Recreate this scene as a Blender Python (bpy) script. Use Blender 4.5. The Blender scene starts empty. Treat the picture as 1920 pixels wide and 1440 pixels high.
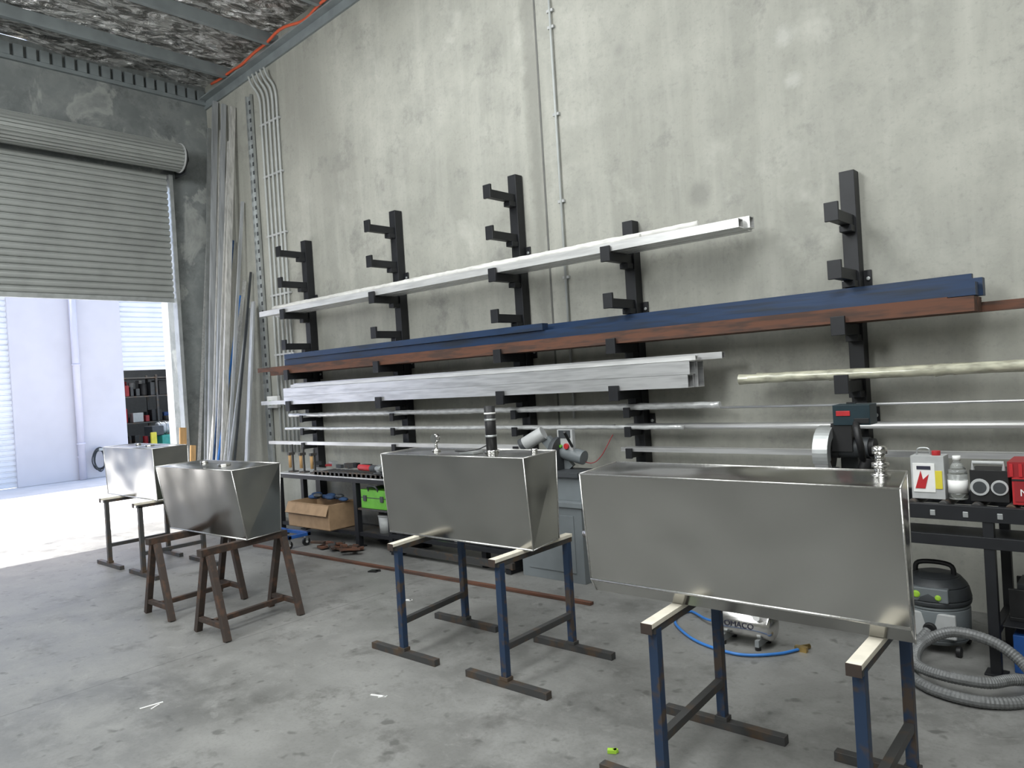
import bpy, bmesh, math, random
from mathutils import Vector, Matrix, Euler
import mathutils.noise as mn
random.seed(7)
scene=bpy.context.scene
try:
    scene.view_settings.view_transform='Standard'
    scene.view_settings.look='None'
except Exception: pass

# ------------------------------------------------------------------ materials
def newmat(name):
    m=bpy.data.materials.new(name); m.use_nodes=True
    nt=m.node_tree; nt.nodes.clear()
    o=nt.nodes.new("ShaderNodeOutputMaterial"); p=nt.nodes.new("ShaderNodeBsdfPrincipled")
    nt.links.new(p.outputs[0],o.inputs[0])
    return m,nt,p
def coords(nt,scale=(1,1,1),loc=(0,0,0)):
    tc=nt.nodes.new("ShaderNodeTexCoord"); mp=nt.nodes.new("ShaderNodeMapping")
    mp.inputs['Scale'].default_value=scale; mp.inputs['Location'].default_value=loc
    nt.links.new(tc.outputs['Object'],mp.inputs[0]); return mp.outputs[0]
def noise(nt,v,scale,detail=4,rough=.6,dist=0):
    n=nt.nodes.new("ShaderNodeTexNoise"); n.inputs['Scale'].default_value=scale
    n.inputs['Detail'].default_value=detail; n.inputs['Roughness'].default_value=rough; n.inputs['Distortion'].default_value=dist
    nt.links.new(v,n.inputs['Vector']); return n.outputs['Fac']
def ramp(nt,f,stops):
    r=nt.nodes.new("ShaderNodeValToRGB"); e=r.color_ramp.elements
    while len(e)<len(stops): e.new(.5)
    for i,(p,c) in enumerate(stops):
        e[i].position=p; e[i].color=(c,c,c,1) if not isinstance(c,(tuple,list)) else (*c,1)
    nt.links.new(f,r.inputs[0]); return r.outputs[0]
def mix(nt,f,a,b,mode='MIX'):
    m=nt.nodes.new("ShaderNodeMix"); m.data_type='RGBA'; m.blend_type=mode
    for s,v in ((m.inputs[0],f),(m.inputs[6],a),(m.inputs[7],b)):
        if isinstance(v,(int,float)): s.default_value=v
        elif isinstance(v,tuple): s.default_value=(*v,1)
        else: nt.links.new(v,s)
    return m.outputs[2]
def mth(nt,op,a,bv=0.):
    n=nt.nodes.new("ShaderNodeMath"); n.operation=op; nt.links.new(a,n.inputs[0])
    if isinstance(bv,(int,float)): n.inputs[1].default_value=bv
    else: nt.links.new(bv,n.inputs[1])
    return n.outputs[0]
def bump(nt,p,h,strength=.2,dist=.01):
    b=nt.nodes.new("ShaderNodeBump"); b.inputs['Strength'].default_value=strength; b.inputs['Distance'].default_value=dist
    nt.links.new(h,b.inputs['Height']); nt.links.new(b.outputs[0],p.inputs['Normal'])
def spot(nt,center,r0,r1,wob,nz,strength):
    """ragged patch on the surface: full inside r0 fading to 0 at r1"""
    tc=nt.nodes.new("ShaderNodeTexCoord"); d=nt.nodes.new("ShaderNodeVectorMath"); d.operation='DISTANCE'
    nt.links.new(tc.outputs['Object'],d.inputs[0]); d.inputs[1].default_value=center
    w=mth(nt,'ADD',d.outputs['Value'],mth(nt,'MULTIPLY',mth(nt,'SUBTRACT',nz,.5),wob))
    return ramp(nt,w,[(r0,strength),(r1,0.)])
def basic(name,col,rough=.5,metal=0.,var=.25,scale=12,bmp=0,stretch=(1,1,1),col2=None,amount=(.4,.7)):
    m,nt,p=newmat(name)
    v=coords(nt,stretch)
    n=noise(nt,v,scale,2)
    c2=col2 if col2 else tuple(max(0,c*(1-var)) for c in col)
    f=ramp(nt,n,[(amount[0],0.),(amount[1],1.)])
    nt.links.new(mix(nt,f,tuple(col),tuple(c2)),p.inputs['Base Color'])
    p.inputs['Roughness'].default_value=rough; p.inputs['Metallic'].default_value=metal
    if bmp: bump(nt,p,n,bmp,.005)
    return m

def mat_concrete_wall():
    m,nt,p=newmat("concrete_panel_wall")
    v=coords(nt)
    big=noise(nt,v,.5,4,.6,.3); mid=noise(nt,v,3.0,7,.72,.15); fine=noise(nt,v,28,3,.7)
    vs=coords(nt,(3.5,1,.30)); streak=noise(nt,vs,1.7,4,.6)
    c=mix(nt,ramp(nt,big,[(.38,0.),(.62,1.)]),(.345,.345,.305),(.435,.432,.385))
    c=mix(nt,ramp(nt,mid,[(.40,0.),(.64,.6)]),c,(.295,.297,.267))
    c=mix(nt,ramp(nt,streak,[(.46,0.),(.72,.45)]),c,(.505,.50,.448))
    c=mix(nt,ramp(nt,fine,[(.54,0.),(.8,.5)]),c,(.25,.25,.23))
    v2=coords(nt,(1,1,1),(3.3,0,1.7)); sp=noise(nt,v2,1.5,5,.7,.2)
    c=mix(nt,ramp(nt,sp,[(.58,0.),(.72,.45)]),c,(.55,.545,.495))
    v3=coords(nt,(1,1,1),(9.3,0,4.7)); sp2=noise(nt,v3,1.9,6,.75,.2)
    c=mix(nt,ramp(nt,sp2,[(.57,0.),(.74,.65)]),c,(.19,.19,.178))
    for cen,r0,r1,w,s,col in (((-2.78,5.6,3.09),.04,.13,.3,.5,(.18,.18,.165)),((-8.2,5.6,5.2),.1,.8,1.8,.4,(.24,.235,.21)),((-7.6,5.6,4.3),.1,.7,1.8,.3,(.25,.245,.22)),
                             ((-2.05,5.6,4.1),.02,.09,.25,.4,(.60,.60,.56)),((-2.0,5.6,3.75),.01,.07,.25,.4,(.60,.60,.56)),((-3.45,5.6,4.46),.02,.08,.2,.4,(.24,.24,.22)),((-4.9,5.6,5.0),.05,.3,.8,.35,(.26,.26,.23))):
        c=mix(nt,spot(nt,cen,r0,r1,w,mid,s),c,col)
    tc=nt.nodes.new("ShaderNodeTexCoord"); s=nt.nodes.new("ShaderNodeSeparateXYZ"); nt.links.new(tc.outputs['Object'],s.inputs[0])
    d=mth(nt,'ABSOLUTE',mth(nt,'SUBTRACT',s.outputs['X'],-4.42)); d=mth(nt,'ADD',d,mth(nt,'MULTIPLY',mth(nt,'SUBTRACT',mid,.5),.35))
    c=mix(nt,ramp(nt,d,[(.03,.6),(.12,0.)]),c,(.22,.22,.195))
    nt.links.new(c,p.inputs['Base Color']); p.inputs['Roughness'].default_value=.85
    bump(nt,p,mid,.25,.01); return m
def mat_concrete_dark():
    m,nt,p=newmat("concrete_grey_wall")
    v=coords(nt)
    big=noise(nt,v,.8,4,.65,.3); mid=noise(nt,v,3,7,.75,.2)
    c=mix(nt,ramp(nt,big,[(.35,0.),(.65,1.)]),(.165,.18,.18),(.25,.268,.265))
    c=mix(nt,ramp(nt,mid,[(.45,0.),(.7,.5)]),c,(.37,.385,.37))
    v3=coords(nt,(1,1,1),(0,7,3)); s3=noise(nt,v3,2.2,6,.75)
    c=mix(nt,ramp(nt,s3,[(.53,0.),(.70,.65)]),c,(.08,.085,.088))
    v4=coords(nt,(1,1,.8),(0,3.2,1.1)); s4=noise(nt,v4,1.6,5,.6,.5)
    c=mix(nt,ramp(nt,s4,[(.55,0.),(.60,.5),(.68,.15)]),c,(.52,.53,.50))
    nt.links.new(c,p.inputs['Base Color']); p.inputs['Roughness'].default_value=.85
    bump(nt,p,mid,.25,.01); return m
def mat_floor():
    m,nt,p=newmat("concrete_floor")
    v=coords(nt)
    big=noise(nt,v,.6,4,.6,.4); mid=noise(nt,v,2.4,8,.75,.15); fine=noise(nt,v,50,3,.7)
    c=mix(nt,ramp(nt,big,[(.36,0.),(.62,1.)]),(.135,.135,.128),(.20,.199,.19))
    c=mix(nt,ramp(nt,mid,[(.42,0.),(.62,.7)]),c,(.262,.261,.25))
    v2=coords(nt,(1,1,1),(5,3,0)); st=noise(nt,v2,2.4,6,.75,.1)
    c=mix(nt,ramp(nt,st,[(.54,0.),(.66,.6)]),c,(.088,.087,.08))
    v3=coords(nt,(1,1,1),(15,8,0)); s3=noise(nt,v3,9,2,.5,0)
    c=mix(nt,ramp(nt,s3,[(.64,0.),(.72,.6)]),c,(.06,.06,.055))
    v4=coords(nt,(1,1,1),(2,18,0)); s4=noise(nt,v4,5,4,.7,1.5)
    c=mix(nt,ramp(nt,s4,[(.60,0.),(.70,.35)]),c,(.31,.31,.295))
    c=mix(nt,ramp(nt,fine,[(.5,0.),(.8,.35)]),c,(.09,.09,.085))
    tc=nt.nodes.new("ShaderNodeTexCoord"); s=nt.nodes.new("ShaderNodeSeparateXYZ"); nt.links.new(tc.outputs['Object'],s.inputs[0])
    for ax,val in (('X',-4.96),('Y',-.6)):
        k=mth(nt,'MULTIPLY',mth(nt,'LESS_THAN',mth(nt,'ABSOLUTE',mth(nt,'SUBTRACT',s.outputs[ax],val)),.004),.6)
        c=mix(nt,k,c,(.05,.05,.05))
    nt.links.new(c,p.inputs['Base Color'])
    nt.links.new(ramp(nt,mid,[(.3,.40),(.7,.58)]),p.inputs['Roughness'])
    bump(nt,p,fine,.06,.004); return m
def mat_tank():
    m,nt,p=newmat("brushed_stainless_sheet")
    v=coords(nt); lo=noise(nt,v,1.8,1,.4,.1); bl=noise(nt,coords(nt,(1,1,1),(4,2,1)),1.4,2,.5)
    c=mix(nt,ramp(nt,bl,[(.35,0.),(.7,1.)]),(.39,.388,.372),(.48,.477,.46))
    nt.links.new(c,p.inputs['Base Color'])
    p.inputs['Metallic'].default_value=1
    nt.links.new(ramp(nt,bl,[(.3,.15),(.7,.22)]),p.inputs['Roughness'])
    bump(nt,p,lo,.75,.075); return m
def mat_foil():
    m,nt,p=newmat("foil_insulation")
    v=coords(nt,(1,.45,1)); n=noise(nt,v,8,5,.7,.8)
    vo=nt.nodes.new("ShaderNodeTexVoronoi"); vo.inputs['Scale'].default_value=13; nt.links.new(coords(nt,(1,.5,1)),vo.inputs['Vector'])
    c=mix(nt,ramp(nt,n,[(.44,0.),(.56,1.)]),(.30,.295,.285),(1.,1.,.99))
    nt.links.new(c,p.inputs['Base Color']); p.inputs['Metallic'].default_value=.65; p.inputs['Roughness'].default_value=.2
    bump(nt,p,mth(nt,'ADD',n,mth(nt,'MULTIPLY',vo.outputs['Distance'],.6)),1.0,.2); return m
def mat_rusty(name,base,rust,lo=.45,hi=.6,rough=.6,metal=.2,scale=9,stretch=(1,1,1)):
    return basic(name,base,rough,metal,0,scale,.2,stretch,rust,(lo,hi))
M={}
M['wall']=mat_concrete_wall(); M['dark']=mat_concrete_dark(); M['floor']=mat_floor()
M['tank']=mat_tank(); M['foil']=mat_foil()
M['weld']=basic("weld_bead",(.70,.69,.67),.35,1,.2,60,.3)
M['chrome']=basic("polished_fitting",(.7,.69,.67),.2,1,.15,20)
M['rack']=basic("black_rack_paint",(.010,.011,.014),.5,0,.3,10,.05)
M['alu']=basic("mill_aluminium",(.80,.805,.81),.36,.8,.28,5,.05,(.5,6,6))
M['alu2']=basic("pale_aluminium",(.80,.80,.79),.40,.6,.22,5,.05,(.5,6,6))
M['white']=basic("white_plastic_wrap",(.76,.75,.72),.5,0,.25,6,.2)
M['film']=basic("plastic_film_wrapped_tube",(.74,.75,.75),.25,.35,.3,14,.4,(1,3,3))
M['lean1']=basic("weathered_aluminium_length",(.52,.54,.56),.4,.4,.35,3,.1,(5,5,.5))
M['lean2']=basic("film_wrapped_length",(.62,.61,.58),.3,.2,.35,6,.3,(5,5,1))
M['yfilm']=basic("yellowed_film_wrapped_tube",(.56,.55,.43),.18,.05,.45,9,.3,(1,3,3))
M['blue']=mat_rusty("blue_primer_steel",(.014,.038,.095),(.016,.026,.045),.45,.7,.45,.1,5,(.4,4,4))
M['blue2']=mat_rusty("blue_painted_leg",(.020,.042,.09),(.075,.055,.043),.5,.64,.5,.2,14)
M['steel']=mat_rusty("dark_mill_steel",(.075,.075,.075),(.12,.085,.06),.5,.68,.5,.5,10)
M['rust']=mat_rusty("rusty_steel",(.135,.058,.034),(.07,.04,.03),.42,.62,.75,.1,6,(.6,4,4))
M['brown']=mat_rusty("brown_trestle_steel",(.06,.045,.038),(.12,.068,.045),.5,.68,.6,.3,12)
M['cream']=basic("cream_timber_packer",(.74,.69,.58),.6,0,.15,12)
M['galv']=basic("galvanised_steel",(.50,.52,.52),.42,.7,.2,8)
M['purlin']=basic("galvanised_purlin",(.31,.345,.355),.5,.3,.2,4)
M['shutter']=basic("roller_door_slats",(.38,.395,.38),.45,.3,.12,3)
M['shutterw']=basic("white_roller_door",(.82,.83,.86),.5,0,.06,3)
M['render']=basic("rendered_facade",(.66,.64,.67),.85,0,.06,1.5)
M['pipe']=basic("downpipe",(.66,.64,.72),.5,0,.05,3)
M['outground']=basic("outside_concrete",(.66,.65,.64),.85,0,.12,2)
M['reveal']=basic("white_painted_reveal",(.85,.85,.84),.7,0,.04,3)
M['orange']=basic("orange_cable",(.70,.12,.05),.5,0,.15,10)
M['grey']=basic("grey_conduit",(.46,.48,.47),.5,0,.12,5)
M['black']=basic("black_rubber",(.012,.012,.013),.5,0,.2,15)
M['dgrey']=basic("dark_grey_plastic",(.05,.055,.06),.5,0,.2,15)
M['lgrey']=basic("light_grey_plastic",(.46,.47,.47),.45,0,.1,15)
M['mgrey']=basic("machine_grey_paint",(.17,.19,.20),.45,0,.12,6)
M['red']=basic("red_plastic",(.48,.025,.03),.42,0,.2,10)
M['dred']=basic("dark_red_plastic",(.30,.02,.025),.42,0,.2,10)
M['green']=basic("green_plastic",(.13,.42,.04),.4,0,.2,10)
M['lime']=basic("lime_badge",(.35,.6,.05),.4,0,.1,10)
M['teal']=basic("teal_machine",(.03,.30,.24),.45,0,.2,10)
M['navy']=basic("navy_tool_plastic",(.012,.03,.04),.4,0,.2,10)
M['bluep']=basic("blue_plastic",(.02,.09,.32),.4,0,.2,10)
M['cloth']=basic("blue_grey_fabric",(.03,.07,.16),.9,0,.5,14,.3)
M['hoseblue']=basic("blue_air_hose",(.04,.20,.58),.35,0,.15,10)
M['vhose']=basic("grey_ribbed_hose",(.17,.175,.175),.45,.1,.25,40)
M['card']=basic("cardboard",(.34,.225,.13),.8,0,.2,8)
M['wood']=basic("raw_timber",(.55,.33,.14),.6,0,.3,6,0,(4,4,.4))
M['paper']=basic("white_label",(.82,.82,.80),.6,0,.06,10)
M['brass']=basic("brass_fitting",(.6,.42,.16),.3,1,.2,20)
M['yellow']=basic("yellow_paint",(.7,.6,.05),.5,0,.1,10)
M['ink']=basic("dark_print",(.03,.03,.05),.5,0,.0,10)
M['joint']=basic("sealant_joint",(.15,.15,.14),.7,0,.2,8)
def clear(name,col):
    m,nt,p=newmat(name); p.inputs['Base Color'].default_value=(*col,1); p.inputs['Roughness'].default_value=.08
    p.inputs['Transmission Weight'].default_value=.75; p.inputs['IOR'].default_value=1.3
    return m
M['clear']=clear("clear_plastic_bottle",(.85,.88,.86))

# ------------------------------------------------------------------ mesh builder
class B:
    def __init__(s,name,bevel=.0,origin=True):
        s.name=name; s.bm=bmesh.new(); s.mats=[]; s.bevel=bevel; s.origin=origin
    def mi(s,m):
        if m not in s.mats: s.mats.append(m)
        return s.mats.index(m)
    def box(s,lo,hi,m,M4=None):
        x0,y0,z0=lo; x1,y1,z1=hi
        co=[(x0,y0,z0),(x1,y0,z0),(x1,y1,z0),(x0,y1,z0),(x0,y0,z1),(x1,y0,z1),(x1,y1,z1),(x0,y1,z1)]
        return s.hexa(co,m,M4)
    def hexa(s,co,m,M4=None):
        vs=[s.bm.verts.new((M4@Vector(c)) if M4 else c) for c in co]; i=s.mi(m)
        for q in ((0,3,2,1),(4,5,6,7),(0,1,5,4),(1,2,6,5),(2,3,7,6),(3,0,4,7)):
            f=s.bm.faces.new([vs[k] for k in q]); f.material_index=i
        return vs
    def cbox(s,c,size,m,rot=(0,0,0)):
        M4=Matrix.Translation(c)@Euler([math.radians(a) for a in rot]).to_matrix().to_4x4()
        h=[v/2 for v in size]; s.box((-h[0],-h[1],-h[2]),h,m,M4)
    def _fr(s,p0,p1,up):
        p0=Vector(p0);p1=Vector(p1);d=(p1-p0);L=d.length;d.normalize();u=Vector(up)
        if abs(d.dot(u))>.98:u=Vector((1,0,0))
        sx=d.cross(u).normalized();uu=sx.cross(d).normalized()
        return Matrix(((d.x,sx.x,uu.x,p0.x),(d.y,sx.y,uu.y,p0.y),(d.z,sx.z,uu.z,p0.z),(0,0,0,1))),L
    def beam(s,p0,p1,w,h,m,up=(0,0,1)):
        M4,L=s._fr(p0,p1,up); s.box((0,-w/2,-h/2),(L,w/2,h/2),m,M4)
    def rhs(s,p0,p1,w,h,m,t=.006):
        M4,L=s._fr(p0,p1,(0,0,1)); i=s.mi(m)
        def ring(x,a,b): return [s.bm.verts.new(M4@Vector((x,yy,zz))) for yy,zz in((-a,-b),(a,-b),(a,b),(-a,b))]
        o0=ring(0,w/2,h/2);o1=ring(L,w/2,h/2);i0=ring(0,w/2-t,h/2-t);i1=ring(L,w/2-t,h/2-t)
        for k in range(4):
            j=(k+1)%4
            for q in((o0[k],o1[k],o1[j],o0[j]),(i0[j],i1[j],i1[k],i0[k]),(o0[k],o0[j],i0[j],i0[k]),(o1[j],o1[k],i1[k],i1[j])):
                f=s.bm.faces.new(q);f.material_index=i
    def cyl(s,p0,p1,r,m,r2=None,seg=20,caps=True):
        p0=Vector(p0);p1=Vector(p1);d=(p1-p0).normalized();r2=r if r2 is None else r2
        a=Vector((0,0,1)) if abs(d.z)<.9 else Vector((1,0,0))
        x=d.cross(a).normalized();y=d.cross(x).normalized();i=s.mi(m)
        A=[];Bq=[]
        for k in range(seg):
            t=2*math.pi*k/seg;o=x*math.cos(t)+y*math.sin(t)
            A.append(s.bm.verts.new(p0+o*r));Bq.append(s.bm.verts.new(p1+o*r2))
        for k in range(seg):
            f=s.bm.faces.new((A[k],A[(k+1)%seg],Bq[(k+1)%seg],Bq[k]));f.smooth=True;f.material_index=i
        if caps:
            f=s.bm.faces.new(A[::-1]);f.material_index=i;f=s.bm.faces.new(Bq);f.material_index=i
    def lathe(s,base,prof,m,seg=24,axis=(0,0,1)):
        for (r0,h0),(r1,h1) in zip(prof[:-1],prof[1:]):
            b=Vector(base);a=Vector(axis)
            s.cyl(b+a*h0,b+a*h1 if abs(h1-h0)>1e-5 else b+a*(h1+1e-4),max(r0,.0005),m,max(r1,.0005),seg,caps=True)
    def tube(s,pts,r,m,seg=10,ribs=0):
        pts=[Vector(p) for p in pts];n=len(pts);i=s.mi(m);rings=[];pn=None
        for k,p in enumerate(pts):
            d=(pts[min(k+1,n-1)]-pts[max(k-1,0)]).normalized()
            if pn is None:
                a=Vector((0,0,1)) if abs(d.z)<.9 else Vector((1,0,0));pn=d.cross(a).normalized()
            pn=(pn-d*pn.dot(d)).normalized();q=d.cross(pn)
            rr=r*(1+.09*(k%2)*(1 if ribs else 0))
            rings.append([s.bm.verts.new(p+(pn*math.cos(2*math.pi*j/seg)+q*math.sin(2*math.pi*j/seg))*rr) for j in range(seg)])
        for a,b in zip(rings[:-1],rings[1:]):
            for j in range(seg):
                f=s.bm.faces.new((a[j],a[(j+1)%seg],b[(j+1)%seg],b[j]));f.smooth=not ribs;f.material_index=i
        for rg in (rings[0][::-1],rings[-1]):
            f=s.bm.faces.new(rg);f.material_index=i
    def sph(s,c,r,m,sc=(1,1,1),seg=20):
        g=bmesh.ops.create_uvsphere(s.bm,u_segments=seg,v_segments=seg//2,radius=r,matrix=Matrix.Translation(c)@Matrix.Diagonal((*sc,1)))
        i=s.mi(m)
        for v in g['verts']:
            for f in v.link_faces:f.material_index=i;f.smooth=True
    def prism(s,poly,m,axis='y',a=0,b=1):
        def mk(p,t):
            return {'x':(t,p[0],p[1]),'y':(p[0],t,p[1]),'z':(p[0],p[1],t)}[axis]
        A=[s.bm.verts.new(mk(p,a)) for p in poly];Bq=[s.bm.verts.new(mk(p,b)) for p in poly];i=s.mi(m);n=len(poly)
        fs=[s.bm.faces.new((A[k],A[(k+1)%n],Bq[(k+1)%n],Bq[k])) for k in range(n)]
        fs+=[s.bm.faces.new(A[::-1]),s.bm.faces.new(Bq)]
        for f in fs:f.material_index=i
    def text(s,body,loc,rot,size,m,ext=.001):
        c=bpy.data.curves.new("t",'FONT');c.body=body;c.size=size;c.extrude=ext;c.align_x='CENTER';c.align_y='CENTER'
        o=bpy.data.objects.new("t",c);scene.collection.objects.link(o)
        bpy.context.view_layer.update()
        me=bpy.data.meshes.new_from_object(o.evaluated_get(bpy.context.evaluated_depsgraph_get()))
        M4=Matrix.Translation(loc)@Euler([math.radians(a) for a in rot]).to_matrix().to_4x4()
        me.transform(M4);n0=len(s.bm.faces);s.bm.from_mesh(me);s.bm.faces.ensure_lookup_table();i=s.mi(m)
        for f in s.bm.faces[n0:]:f.material_index=i
        bpy.data.objects.remove(o);bpy.data.meshes.remove(me);bpy.data.curves.remove(c)
    def done(s,loc=None,rotz=None):
        bmesh.ops.recalc_face_normals(s.bm,faces=s.bm.faces[:])
        me=bpy.data.meshes.new(s.name);s.bm.to_mesh(me);s.bm.free()
        for m in s.mats:me.materials.append(M[m])
        o=bpy.data.objects.new(s.name,me);scene.collection.objects.link(o)
        if s.origin:
            xs=[v.co for v in me.vertices]
            c=Vector(((min(v.x for v in xs)+max(v.x for v in xs))/2,(min(v.y for v in xs)+max(v.y for v in xs))/2,min(v.z for v in xs)))
            me.transform(Matrix.Translation(-c));o.location=c
        if loc is not None:o.location=Vector(loc)
        if rotz is not None:o.rotation_euler=(0,0,math.radians(rotz))
        if s.bevel:
            bv=o.modifiers.new("bevel",'BEVEL');bv.width=s.bevel;bv.segments=2;bv.limit_method='ANGLE';bv.angle_limit=math.radians(50)
        return o
def spline(pts,n=12):
    P=[Vector(p) for p in pts];P=[P[0]*2-P[1]]+P+[P[-1]*2-P[-2]];out=[]
    for i in range(1,len(P)-2):
        for k in range(n):
            t=k/n;a,b,c,d=P[i-1:i+3]
            out.append(.5*((2*b)+(c-a)*t+(2*a-5*b+4*c-d)*t*t+(-a+3*b-3*c+d)*t**3))
    out.append(P[-2]);return out

XL=-10.6; YW=5.6
def zc(x): return 6.08+.063*(x-XL)
# ------------------------------------------------------------------ room shell
b=B("floor",origin=False); b.box((XL-.2,-9,-.15),(7,YW+.2,0),'floor'); b.done()
b=B("ground_outside",origin=False); b.box((-26,-30,-.15),(XL-.2,30,-.005),'outground'); b.done()
b=B("wall_right",origin=False)
b.hexa([(XL-.2,YW,0),(7,YW,0),(7,YW+.2,0),(XL-.2,YW+.2,0),(XL-.2,YW,6.3),(7,YW,7.4),(7,YW+.2,7.4),(XL-.2,YW+.2,6.3)],'wall'); b.done()
b=B("wall_left",origin=False)
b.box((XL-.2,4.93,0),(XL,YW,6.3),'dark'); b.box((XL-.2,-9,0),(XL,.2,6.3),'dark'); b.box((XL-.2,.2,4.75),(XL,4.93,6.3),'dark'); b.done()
b=B("trim_door_reveal",origin=False); b.box((XL-.42,4.94,0),(XL-.2,5.3,4.7),'reveal'); b.done()
b=B("wall_back",origin=False); b.box((XL-.2,-9.2,0),(7,-9,7.4),'wall'); b.done()
b=B("wall_far_side",origin=False); b.box((7,-9.2,0),(7.2,YW+.2,7.4),'wall'); b.done()
b=B("ceiling",origin=False)
nx,ny=170,80
g=[[b.bm.verts.new((x,y,zc(x)+.20+.05*mn.noise(Vector((x*1.7,y*.9,0)))+.06*mn.noise(Vector((x*5,y*2,2))))) for y in [ -9+ (YW+9)*j/ny for j in range(ny+1)]] for x in [XL+17.6*i/nx for i in range(nx+1)]]
for i in range(nx):
    for j in range(ny):
        f=b.bm.faces.new((g[i][j],g[i+1][j],g[i+1][j+1],g[i][j+1]));f.smooth=True
b.mi('foil'); b.done()
b=B("roof_cladding",origin=False); b.hexa([(XL-.3,-9.2,6.5),(7.2,-9.2,7.6),(7.2,YW+.3,7.6),(XL-.3,YW+.3,6.5),(XL-.3,-9.2,6.55),(7.2,-9.2,7.65),(7.2,YW+.3,7.65),(XL-.3,YW+.3,6.55)],'purlin'); b.done()
x=-9.75
while x<6.5:
    z=zc(x)
    b=B("ceiling_purlin",origin=False)
    b.box((x-.006,-9,z+.02),(x+.004,YW,z+.16),'purlin'); b.box((x-.06,-9,z+.012),(x+.004,YW,z+.02),'purlin')
    b.box((x-.06,-9,z+.02),(x-.053,YW,z+.04),'purlin')
    b.done(); x+=1.15
b=B("trim_left_eave",origin=False)
for k in range(100):
    y=-9+k*.146; b.box((XL+.0,y,6.05),(XL+.06,y+.1,6.20),'purlin')
b.box((XL,-9,6.0),(XL+.05,YW,6.05),'purlin'); b.done()
b=B("trim_wall_beam",origin=False)
z0,z1=zc(XL),zc(7)
b.hexa([(XL,5.47,z0-.02),(7,5.47,z1-.02),(7,YW,z1-.02),(XL,YW,z0-.02),(XL,5.47,z0),(7,5.47,z1),(7,YW,z1),(XL,YW,z0)],'purlin')
b.hexa([(XL,5.57,z0-.13),(7,5.57,z1-.13),(7,YW,z1-.13),(XL,YW,z0-.13),(XL,5.57,z0-.02),(7,5.57,z1-.02),(7,YW,z1-.02),(XL,YW,z0-.02)],'purlin'); b.done()
b=B("orange_roof_cable",origin=False)
pts=[(x0,5.45+.02*math.sin(x0*3.1)+.015*math.sin(x0*7),zc(x0)+.03+.02*math.sin(x0*4.3)+.012*math.sin(x0*9)) for x0 in [XL+.5+.1*k for k in range(70)]]
b.tube(pts,.018,'orange',8)
b.done()
b=B("trim_panel_joint",origin=False); b.box((-4.355,YW-.004,0),(-4.335,YW+.001,6.6),'joint'); b.done()
b=B("wall_conduit"); b.cyl((-4.15,5.575,1.3),(-4.15,5.575,6.6),.012,'grey')
for z in(2.6,3.3,4.1,4.9,5.05,5.9): b.cbox((-4.15,5.585,z),(.07,.026,.025),'lgrey')
b.done()
b=B("electrical_conduit_bundle")
for i,xx in enumerate((-9.08,-8.98,-8.88,-8.78,-8.69)):
    b.tube(spline([(xx-.14,5.5,6.0),(xx-.10,5.52,5.88),(xx,5.56,5.68),(xx,5.57,5.3)],6)+[(xx,5.57,3),(xx,5.57,.9)],.016,'grey',10)
for z in(2.2,3.0,3.8,4.6,5.3): b.box((-9.12,5.56,z),(-8.65,5.597,z+.025),'lgrey')
b.done()
b=B("cable_tray")
b.box((-9.42,5.585,.0),(-9.29,5.592,5.8),'galv'); b.box((-9.42,5.55,.0),(-9.413,5.59,5.8),'galv'); b.box((-9.297,5.55,.0),(-9.29,5.59,5.8),'galv')
z=1.0
while z<5.75: b.box((-9.39,5.580,z),(-9.32,5.586,z+.05),'dgrey'); z+=.12
b.done()
b=B("wall_power_outlet",.004); b.box((-9.27,5.50,1.50),(-9.02,5.55,1.66),'paper'); b.box((-9.22,5.49,1.54),(-9.17,5.50,1.60),'green'); b.box((-9.12,5.49,1.54),(-9.08,5.50,1.60),'lgrey'); b.box((-9.25,5.55,1.52),(-9.04,5.596,1.64),'lgrey'); b.done()

# ------------------------------------------------------------------ roller door
b=B("door_1",origin=False)
xs=XL+.06; z=3.12; b.mi('shutter'); rows=[]
while z<4.84:
    for dz,off in ((0,0),(.006,.022),(.02,.030),(.042,.033),(.062,.028),(.072,.018),(.078,0)):
        rows.append((b.bm.verts.new((xs+off,.2,z+dz)),b.bm.verts.new((xs+off,4.90,z+dz))))
    z+=.088
for r0,r1 in zip(rows[:-1],rows[1:]):
    b.bm.faces.new((r0[0],r0[1],r1[1],r1[0]))
b.box((xs-.02,.2,3.06),(xs+.03,4.90,3.12),'galv'); b.done()
b=B("roller_door_drum",origin=False)
cx,cz=XL+.28,5.07
sect=[]
for t in range(24):
    for fr,rr in ((0,.174),(.12,.194),(.6,.194),(.72,.174)):
        a=2*math.pi*(t+fr)/24; sect.append((cx+rr*math.cos(a),cz+rr*math.sin(a)))
b.prism(sect,'shutter','y',.1,5.0)
b.cyl((cx,5.0,cz),(cx,5.02,cz),.205,'lgrey',seg=32); b.cyl((cx,5.02,cz),(cx,5.06,cz),.16,'dgrey',seg=32)
b.cyl((cx,5.06,cz),(cx,5.12,cz),.05,'black'); b.box((XL+.002,5.06,cz-.22),(cx+.05,5.08,cz+.12),'dgrey'); b.done()
b=B("trim_door_guide",origin=False); b.box((XL,4.915,0),(XL+.13,4.965,4.86),'galv'); b.done()

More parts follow.
